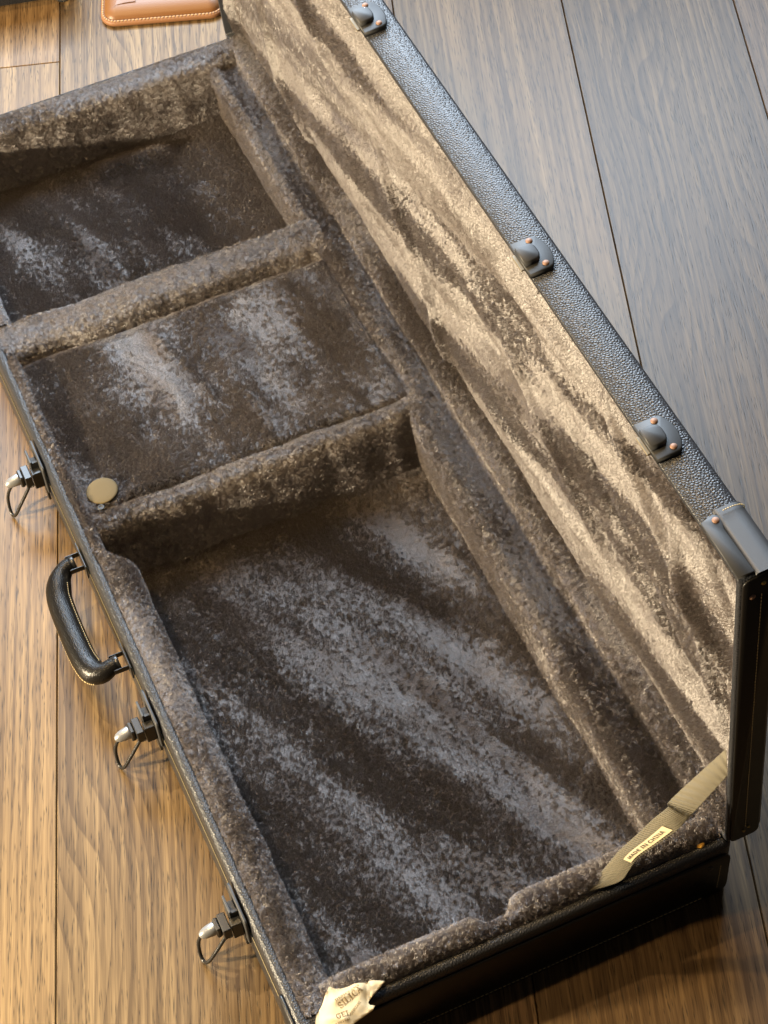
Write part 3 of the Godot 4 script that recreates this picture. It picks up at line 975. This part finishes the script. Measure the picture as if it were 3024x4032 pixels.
# ---------------------------------------------------------------- lid
func build_lid(gc: Node) -> void:
	# lid frame: x = depth away from the rim, y = up from the hinge, z = along the case
	var st := begin()
	var turn := Transform3D(Basis(Vector3(0, 1, 0), Vector3(1, 0, 0), Vector3(0, 0, 1)), Vector3.ZERO)  # outline (y, z), height x
	var out := round_rect(Vector2(0, -L), Vector2(W, 0), 0.007, 4)
	sweep_ring(st, out, [Vector2(0.0052, 0.030), Vector2(0.0052, 0.0006), Vector2(0.0045, 0.0), Vector2(0.0012, 0.0), Vector2(0.0, 0.0010), Vector2(0.0, 0.0265), Vector2(0.0008, 0.0300), Vector2(0.0028, 0.0328), Vector2(0.006, 0.034)], true, false, lid_x * turn)
	add("lid_shell", done(st), M.tolex, gc, "black textured lid standing open")
	# lining, loosely laid in folds
	var folds := [[0.165, -1.04, 0.045, -1.015, 0.010, -0.006], [0.05, -1.01, 0.01, -0.94, 0.008, -0.005], [0.20, -0.72, 0.10, -0.60, 0.012, -0.006], [0.10, -0.61, 0.0, -0.588, 0.008, -0.006],
		[0.34, -0.98, 0.22, -0.80, 0.014, -0.005], [0.20, -0.66, 0.28, -0.37, 0.020, 0.006], [0.30, -0.52, 0.33, -0.28, 0.014, -0.006], [0.18, -0.54, 0.13, -0.34, 0.018, 0.006], [0.21, -0.42, 0.10, -0.20, 0.012, -0.006],
		[0.24, -0.30, 0.12, -0.06, 0.012, 0.005], [0.33, -0.22, 0.22, -0.04, 0.010, -0.007], [0.30, -0.12, 0.12, -0.02, 0.008, -0.006], [0.36, -0.10, 0.30, -0.03, 0.008, 0.005], [0.06, -0.48, 0.09, -0.28, 0.012, -0.005], [0.12, -0.90, 0.20, -0.70, 0.014, 0.005], [0.28, -1.12, 0.36, -0.85, 0.016, -0.005]]
	var g := grid(100, 260, func(u: float, v: float) -> Vector3:
		var s := lerpf(0.0055, 0.3945, u)
		var z := lerpf(-L + 0.0056, -0.0056, v)
		var p := Vector2(s, z)
		var e := minf(0.3945 - s, minf(z + L - 0.0056, -0.0056 - z))
		var d := 0.0155 - 0.0095 * (1.0 - sm(0.0, 0.020, e))
		d += 0.0022 * bump(s, z, 0.6)
		for f in folds:
			if absf(z - (f[1] + f[3]) * 0.5) < 0.32:
				d += f[5] * ridge(p, Vector2(f[0], f[1]), Vector2(f[2], f[3]), f[4])
		d += 0.004 * (1.0 - sm(0.0, 0.05, s))
		return Vector3(clampf(d, 0.0035, 0.026), s, z))
	plush("lid_lining", g, gc, Vector3(0, -0.85, -0.5), 0.97, 0.9, Vector3(0, 0.24, 0.97), lid_x, 1.0)
	# catch plates on the latch side of the lid
	for z in [-0.660, -0.3395, -0.1345]:
		build_catch(gc, z)
	# near end leather
	st = begin()
	var ex := lid_x * Transform3D(Basis(Vector3(1, 0, 0), Vector3(0, 1, 0), Vector3(0, 0, 1)), Vector3(0, 0, 0.0001))
	slab(st, round_rect(Vector2(0.0018, 0.003), Vector2(0.0290, W - 0.003), 0.006), 0.0018, 0.0007, ex)
	var ep := add("lid_end_leather", done(st), M.leather, gc, "smooth black leather covering the near end of the lid")
	var ln := func(a: float, b: float) -> Vector3: return lid_x * Vector3(a, b, 0.0020)
	stitches(ep, [ln.call(0.0155, 0.022), ln.call(0.0170, 0.376)], 0.0042, M.thread, 0.0004)
	rivet(ep, ln.call(0.0095, 0.376), Vector3(0, 0, 1), 0.0026, M.copper)
	rivet(ep, ln.call(0.0180, 0.388), Vector3(0, 0, 1), 0.0020, M.brass)
	rivet(ep, ln.call(0.0140, 0.016), Vector3(0, 0, 1), 0.0014, M.brass)
	rivet(ep, ln.call(0.0185, 0.020), Vector3(0, 0, 1), 0.0012, M.brass)
	# corner on the latch side: metal edge plate and leather patch
	var tx := lid_x * Transform3D(Basis(Vector3(1, 0, 0), Vector3(0, 0, 1), Vector3(0, 1, 0)), Vector3(0, W + 0.0001, 0))
	st = begin()
	slab(st, PackedVector2Array([Vector2(-0.0004, -0.0015), Vector2(-0.0004, -0.0545), Vector2(0.0105, -0.0575), Vector2(0.0138, -0.0545), Vector2(0.0138, -0.049), Vector2(0.0118, -0.043), Vector2(0.0118, -0.034), Vector2(0.0125, -0.0015)]), 0.0022, 0.0007, tx)
	var cp := add("lid_corner_plate", done(st), M.gun, gc)
	rivet(cp, tx * Vector3(0.0100, -0.0515, 0.0022), tx.basis.z, 0.0028, M.copper)
	# the patch bends over the outer edge
	var prof := [Vector2(0.0122, 0.0002), Vector2(0.0122, 0.0014), Vector2(0.0135, 0.0020), Vector2(0.0262, 0.0020), Vector2(0.0318, 0.0004), Vector2(0.0352, -0.0030), Vector2(0.0360, -0.012), Vector2(0.0360, -0.045)]
	var pg := grid(28, 12, func(u: float, v: float) -> Vector3:
		var q: Vector2 = profile_at(prof, u)
		var lift := 0.0012 * (1.0 - sm(0.0, 0.10, v)) - 0.0014 * (1.0 - sm(0.0, 0.02, v))
		return lid_x * Vector3(q.x, W + q.y + lift, lerpf(-0.0600, 0.0012, v)))
	var lp := add("lid_corner_leather", grid_mesh(pg), M.leather2, gc, "smooth dark grey leather patch on the raised corner of the lid")
	var sp := []
	for i in 9:
		var q: Vector2 = profile_at(prof, 0.10 + 0.055 * i)
		sp.append(lid_x * Vector3(q.x, W + q.y + 0.0022, -0.0555))
	stitches(lp, sp, 0.0022, M.thread, 0.0005)

func build_catch(gc: Node, z: float) -> void:
	var o := Node3D.new()
	o.name = "catch_plate"
	gc.add_child(o, true)
	o.transform = lid_x * Transform3D(Basis(Vector3(1, 0, 0), Vector3(0, 0, 1), Vector3(0, 1, 0)), Vector3(0, W + 0.0001, z)).scaled_local(Vector3(1.15, 1.12, 1.15))
	# local: x depth, y along the case, z up (out of the lid)
	var pts := PackedVector2Array([Vector2(-0.0012, -0.0165), Vector2(-0.0012, 0.0165), Vector2(0.0150, 0.0165)])
	for i in 13:
		var a := lerpf(0.75, -0.80, i / 12.0)
		pts.append(Vector2(0.0062 + cos(a) * 0.0152, sin(a) * 0.0215))
	pts.append(Vector2(0.0120, -0.0165))
	var st := begin()
	slab(st, pts, 0.0042, 0.0008)
	add("plate", done(st), M.gun, o)
	# raised hood, open towards the rim
	st = begin()
	var hp := PackedVector2Array([Vector2(-0.0010, 0.0085), Vector2(-0.0010, -0.0085)])
	for i in 11:
		var a := lerpf(-PI * 0.5, PI * 0.5, i / 10.0)
		hp.append(Vector2(0.0050 + signf(cos(a)) * pow(absf(cos(a)), 0.7) * 0.0072, signf(sin(a)) * pow(absf(sin(a)), 0.7) * 0.0085))
	slab(st, hp, 0.0048, 0.0011, Transform3D(Basis(), Vector3(0, 0, 0.0036)))
	add("hood", done(st), M.gun, o)
	st = begin(true)
	cbox(st, Vector3(-0.0042, -0.0075, 0.0006), Vector3(-0.0013, 0.0085, 0.0022), 0.0004)
	add("tongue", done(st), M.plate_edge, o)
	rivet(o, Vector3(0.0128, 0.0118, 0.0042), Vector3(0, 0, 1), 0.0025, M.copper)
	rivet(o, Vector3(0.0118, -0.0125, 0.0042), Vector3(0, 0, 1), 0.0025, M.copper)

# ---------------------------------------------------------------- webbing strap that holds the lid
func build_strap(gc: Node) -> void:
	var lo := [Vector3(0.2592, 0.0832, -0.0125), Vector3(0.2731, 0.0850, -0.0100), Vector3(0.2911, 0.0954, -0.0036), Vector3(0.3010, 0.1048, -0.0050), Vector3(0.3111, 0.1149, -0.0071), Vector3(0.3272, 0.1286, -0.0056), Vector3(0.3431, 0.1421, -0.0040), Vector3(0.3523, 0.1506, -0.0047), Vector3(0.3618, 0.1598, -0.0061), Vector3(0.3950, 0.1900, -0.0115)]
	var up := [Vector3(0.2592, 0.0835, -0.0130), Vector3(0.2685, 0.0850, -0.0170), Vector3(0.2777, 0.0903, -0.0181), Vector3(0.2900, 0.1021, -0.0197), Vector3(0.3022, 0.1138, -0.0212), Vector3(0.3161, 0.1265, -0.0218), Vector3(0.3299, 0.1392, -0.0224), Vector3(0.3439, 0.1512, -0.0213), Vector3(0.3499, 0.1581, -0.0245), Vector3(0.3990, 0.2020, -0.0260)]
	var cl := Curve3D.new()
	var cu := Curve3D.new()
	for i in lo.size():
		var tl: Vector3 = (lo[mini(i + 1, lo.size() - 1)] - lo[maxi(i - 1, 0)]) / 6.0
		var tu: Vector3 = (up[mini(i + 1, lo.size() - 1)] - up[maxi(i - 1, 0)]) / 6.0
		cl.add_point(lo[i], -tl, tl)
		cu.add_point(up[i], -tu, tu)
	var nrm := Vector3(-0.55, 0.80, 0.25).normalized()
	var surf := func(u: float, v: float) -> Vector3:
		var a := u * (lo.size() - 1)
		var p := cl.samplef(a).lerp(cu.samplef(a), v)
		var bend := 0.0018 * sin(a * 1.9 + 0.6) + 0.0012 * sin(PI * v)
		return p + nrm * bend
	var top := grid(320, 10, func(u: float, v: float) -> Vector3: return surf.call(u, v) + nrm * (0.0010 + 0.00075 * sin((u * 250.0 + v * 3.2) * 2.0)))
	var bot := grid(80, 4, func(u: float, v: float) -> Vector3: return surf.call(u, v) - nrm * 0.0005)
	var st := SurfaceTool.new()
	st.append_from(grid_mesh(top), 0, Transform3D())
	st.append_from(grid_mesh(bot), 0, Transform3D())
	var edges := begin()
	for v in [0.0, 1.0]:
		var pa := []
		for i in 61:
			pa.append(surf.call(i / 60.0, v) + nrm * 0.0003)
		tube(edges, pa, [0.0009], 6)
	edges.generate_normals()
	st.append_from(edges.commit(), 0, Transform3D())
	var s := add("lid_strap", st.commit(), M.webbing, gc, "olive webbing strap that holds the lid open")
	# the woven label sewn on it
	var u0 := 0.395
	var u1 := 0.655
	var tg := grid(24, 4, func(u: float, v: float) -> Vector3: return surf.call(lerpf(u0, u1, u), lerpf(0.10, 0.50, v)) + nrm * (0.0018 + 0.0003 * sin(u * 9.0)))
	add("label", grid_mesh(tg), M.tag, s, "cream woven label reading MADE IN CHINA")
	var tm := text_mesh("MADE IN CHINA", "Droid Sans", 700)
	var b := tm.get_aabb()
	var put := func(p: Vector3) -> Vector3:
		var u := (p.x - b.position.x) / b.size.x
		var v := (p.y - b.position.y) / b.size.y
		return surf.call(lerpf(u0 + 0.02, u1 - 0.025, u), lerpf(0.22, 0.40, v)) + nrm * (0.0021 + 0.0003 * sin(lerpf(0.08, 0.9, u) * 9.0))
	add("lettering", bent(tm, put), M.ink, s)

func text_mesh(t: String, font: String, weight := 400) -> TextMesh:
	var f := SystemFont.new()
	f.font_names = PackedStringArray([font])
	f.font_weight = weight
	var m := TextMesh.new()
	m.text = t
	m.font = f
	m.font_size = 48
	m.pixel_size = 0.01
	m.depth = 0.0
	return m

func bent(m: Mesh, f: Callable) -> ArrayMesh:
	var arr := m.surface_get_arrays(0)
	var v: PackedVector3Array = arr[Mesh.ARRAY_VERTEX]
	var idx = arr[Mesh.ARRAY_INDEX]
	var st := begin(true)
	var n: int = idx.size() if idx != null and idx.size() > 0 else v.size()
	for i in n:
		st.add_vertex(f.call(v[idx[i] if idx != null and idx.size() > 0 else i]))
	return done(st)

# ---------------------------------------------------------------- drying agent packet
func build_packet() -> void:
	var o := base("silica_gel_packet", "crumpled cream paper drying agent packet on the near latch side corner of the case", "packet")
	o.position = Vector3(0.030, 0.092, -0.002)
	var outline := PackedVector2Array([Vector2(-0.024, 0.022), Vector2(-0.0170, 0.004), Vector2(-0.0128, -0.0035), Vector2(-0.0048, -0.0090), Vector2(0.0018, -0.0172), Vector2(0.0068, -0.0208), Vector2(0.0108, -0.0172), Vector2(0.0162, -0.0148), Vector2(0.0212, -0.0142), Vector2(0.0262, -0.0148), Vector2(0.0338, -0.0120), Vector2(0.0372, -0.0122), Vector2(0.0412, -0.0108), Vector2(0.0498, -0.0060), Vector2(0.0400, -0.0012), Vector2(0.0300, 0.0040), Vector2(0.0302, 0.0072), Vector2(0.0335, 0.0098), Vector2(0.0310, 0.0122), Vector2(0.0130, 0.0162), Vector2(0.000, 0.024), Vector2(-0.012, 0.030)])
	var inside: Array = []
	var pts := PackedVector2Array()
	for i in outline.size():
		var a := outline[i]
		var b := outline[(i + 1) % outline.size()]
		var n := maxi(1, int((b - a).length() / 0.0018))
		for k in n:
			pts.append(a.lerp(b, float(k) / n))
	var rim_n := pts.size()
	var q := -0.026
	while q < 0.052:
		var w := -0.023
		while w < 0.032:
			var p := Vector2(q + 0.0006 * sin(w * 900.0), w)
			if Geometry2D.is_point_in_polygon(p, outline):
				var near := 1.0
				for k in rim_n:
					near = minf(near, p.distance_to(pts[k]))
				if near > 0.0009:
					pts.append(p)
			w += 0.0016
		q += 0.0016
	var hgt := func(p: Vector2) -> float:
		var e := 1.0
		for k in outline.size():
			e = minf(e, p.distance_to(Geometry2D.get_closest_point_to_segment(p, outline[k], outline[(k + 1) % outline.size()])))
		var y := 0.0024 * sm(0.0, 0.010, e)
		y += 0.0008 * nz2.get_noise_2d(p.x * 4200.0, p.y * 4200.0)
		y += 0.0018 * ridge(p, Vector2(0.004, -0.006), Vector2(0.034, -0.0095), 0.0028)
		y -= 0.0026 * ridge(p, Vector2(0.0365, -0.013), Vector2(0.0290, 0.006), 0.0016)
		y += 0.0016 * ridge(p, Vector2(-0.010, 0.004), Vector2(0.010, 0.012), 0.0025)
		y -= 0.004 * sm(0.0, -0.02, p.x) - 0.03 * maxf(0.0, -p.y - 0.010) * 2.0
		return y
	var tr := Geometry2D.triangulate_delaunay(pts)
	var hs := PackedFloat32Array()
	for p in pts:
		hs.append(hgt.call(p))
	var st := begin()
	for i in range(0, tr.size(), 3):
		var c := (pts[tr[i]] + pts[tr[i + 1]] + pts[tr[i + 2]]) / 3.0
		if not Geometry2D.is_point_in_polygon(c, outline):
			continue
		var v: Array[Vector3] = []
		var d: Array[Vector3] = []
		for k in 3:
			var p := pts[tr[i + k]]
			v.append(Vector3(p.x, hs[tr[i + k]], p.y))
			d.append(Vector3(p.x, hs[tr[i + k]] * 0.3 - 0.0012, p.y))
		tri_out(st, v[0], v[1], v[2], Vector3.UP)
		tri_out(st, d[0], d[1], d[2], Vector3.DOWN)
	for k in rim_n:
		var j := (k + 1) % rim_n
		var a := Vector3(pts[k].x, hs[k], pts[k].y)
		var b := Vector3(pts[j].x, hs[j], pts[j].y)
		quad_out(st, a, b, Vector3(b.x, hs[j] * 0.3 - 0.0012, b.z), Vector3(a.x, hs[k] * 0.3 - 0.0012, a.z), (a + b) * 0.5 - Vector3(0.01, 0, 0))
	add("paper", done(st), M.paper, o)
	# print
	var lines := [["SILICA", Vector2(0.0075, 0.0016), 0.0240, 0.0052, -0.30, "Droid Serif"], ["GEL", Vector2(0.0010, 0.0088), 0.0118, 0.0048, 0.08, "Droid Serif"], ["DESICCANT", Vector2(0.0060, -0.0052), 0.0240, 0.0022, -0.22, "Droid Serif"], ["DO NOT EAT", Vector2(-0.0040, 0.0130), 0.0150, 0.0018, 0.0, "Droid Serif"], ["DESICCANT", Vector2(0.0135, 0.0100), 0.0130, 0.0022, -0.55, "Droid Serif"]]
	for l in lines:
		var tm := text_mesh(l[0], l[5], 700)
		var bb := tm.get_aabb()
		var at: Vector2 = l[1]
		var wd: float = l[2]
		var ht: float = l[3]
		var an: float = l[4]
		var put := func(p: Vector3) -> Vector3:
			var e := Vector2((p.x - bb.position.x) / bb.size.x * wd, -(p.y - bb.position.y) / bb.size.y * ht).rotated(an) + at
			return Vector3(e.x, hgt.call(e) + 0.00035, e.y)
		add("lettering", bent(tm, put), M.print, o)

# ---------------------------------------------------------------- tan leather pouch on the floor
func build_pouch() -> void:
	var o := base("leather_pouch", "tan leather pouch with cream stitched rounded edge lying on the floor beyond the case", "pouch")
	var b := Basis(Vector3.UP, -0.36)
	o.transform = Transform3D(b, Vector3(0.3600, 0.0, -1.3190))
	# local: x across, z towards the viewer (front edge at 0), y up
	var hw := 0.0770
	var dp := 0.19
	var out := round_rect(Vector2(-hw, -dp), Vector2(hw, 0), 0.020, 7)
	var st := begin()
	sweep_ring(st, out, [Vector2(0.003, 0.0005), Vector2(0.0, 0.0020), Vector2(0.0, 0.0060), Vector2(0.0012, 0.0072), Vector2(0.0046, 0.0080)], false, true, Transform3D())
	add("edge", done(st), M.tan_edge, o)
	st = begin()
	sweep_ring(st, out, [Vector2(0.0045, 0.0070), Vector2(0.0050, 0.0094), Vector2(0.0080, 0.0130), Vector2(0.014, 0.0165), Vector2(0.022, 0.0190), Vector2(0.032, 0.0200), Vector2(0.045, 0.0203)], true, false, Transform3D())
	add("flap", done(st), M.tan, o)
	var path := []
	var n := out.size()
	for i in n + 1:
		var p := out[i % n]
		var c := Vector2(clampf(p.x, -hw + 0.02, hw - 0.02), clampf(p.y, -dp + 0.02, -0.02))
		var e := c + (p - c) * (1.0 - 0.0026 / 0.020)
		path.append(Vector3(e.x, 0.0081, e.y))
	stitches(o, path, 0.0046, M.cream_thread, 0.0010)

# ---------------------------------------------------------------- edge of another hard case beyond
func build_far_case() -> void:
	var o := base("black_hard_case", "dark edge of a second hard case with a round gold latch tip", "hard case")
	o.transform = Transform3D(Basis(Vector3.UP, -0.25), Vector3(0.285, 0.0, -1.418))
	# local: front face at z = 0, right end at x = 0
	var st := begin()
	sweep_ring(st, round_rect(Vector2(-0.60, -0.30), Vector2(0.0, 0.0), 0.012), [Vector2(0.004, 0.0006), Vector2(0.0, 0.004), Vector2(0.0, 0.078), Vector2(0.002, 0.082), Vector2(0.010, 0.084)], true, true, Transform3D())
	add("shell", done(st), M.tolex, o)
	var la := Node3D.new()
	la.name = "latch"
	o.add_child(la, true)
	st = begin()
	lathe(st, [Vector2(0.0, 0.0), Vector2(0.0062, 0.0), Vector2(0.0064, 0.0010), Vector2(0.0062, 0.005), Vector2(0.0052, 0.0100), Vector2(0.0028, 0.0140), Vector2(0, 0.0150)], Transform3D(Basis(Quaternion(Vector3.UP, Vector3(0, -0.3, 1).normalized())), Vector3(-0.034, 0.034, 0.004)), 20)
	add("tip", done(st), M.brass, la)
	st = begin()
	tube(st, smooth_path([Vector3(-0.012, 0.040, 0.002), Vector3(-0.006, 0.028, 0.012), Vector3(-0.010, 0.018, 0.020), Vector3(-0.022, 0.014, 0.022), Vector3(-0.030, 0.020, 0.016), Vector3(-0.028, 0.034, 0.003)], 24), [0.0015], 8)
	add("loop", done(st), M.black_metal, la)
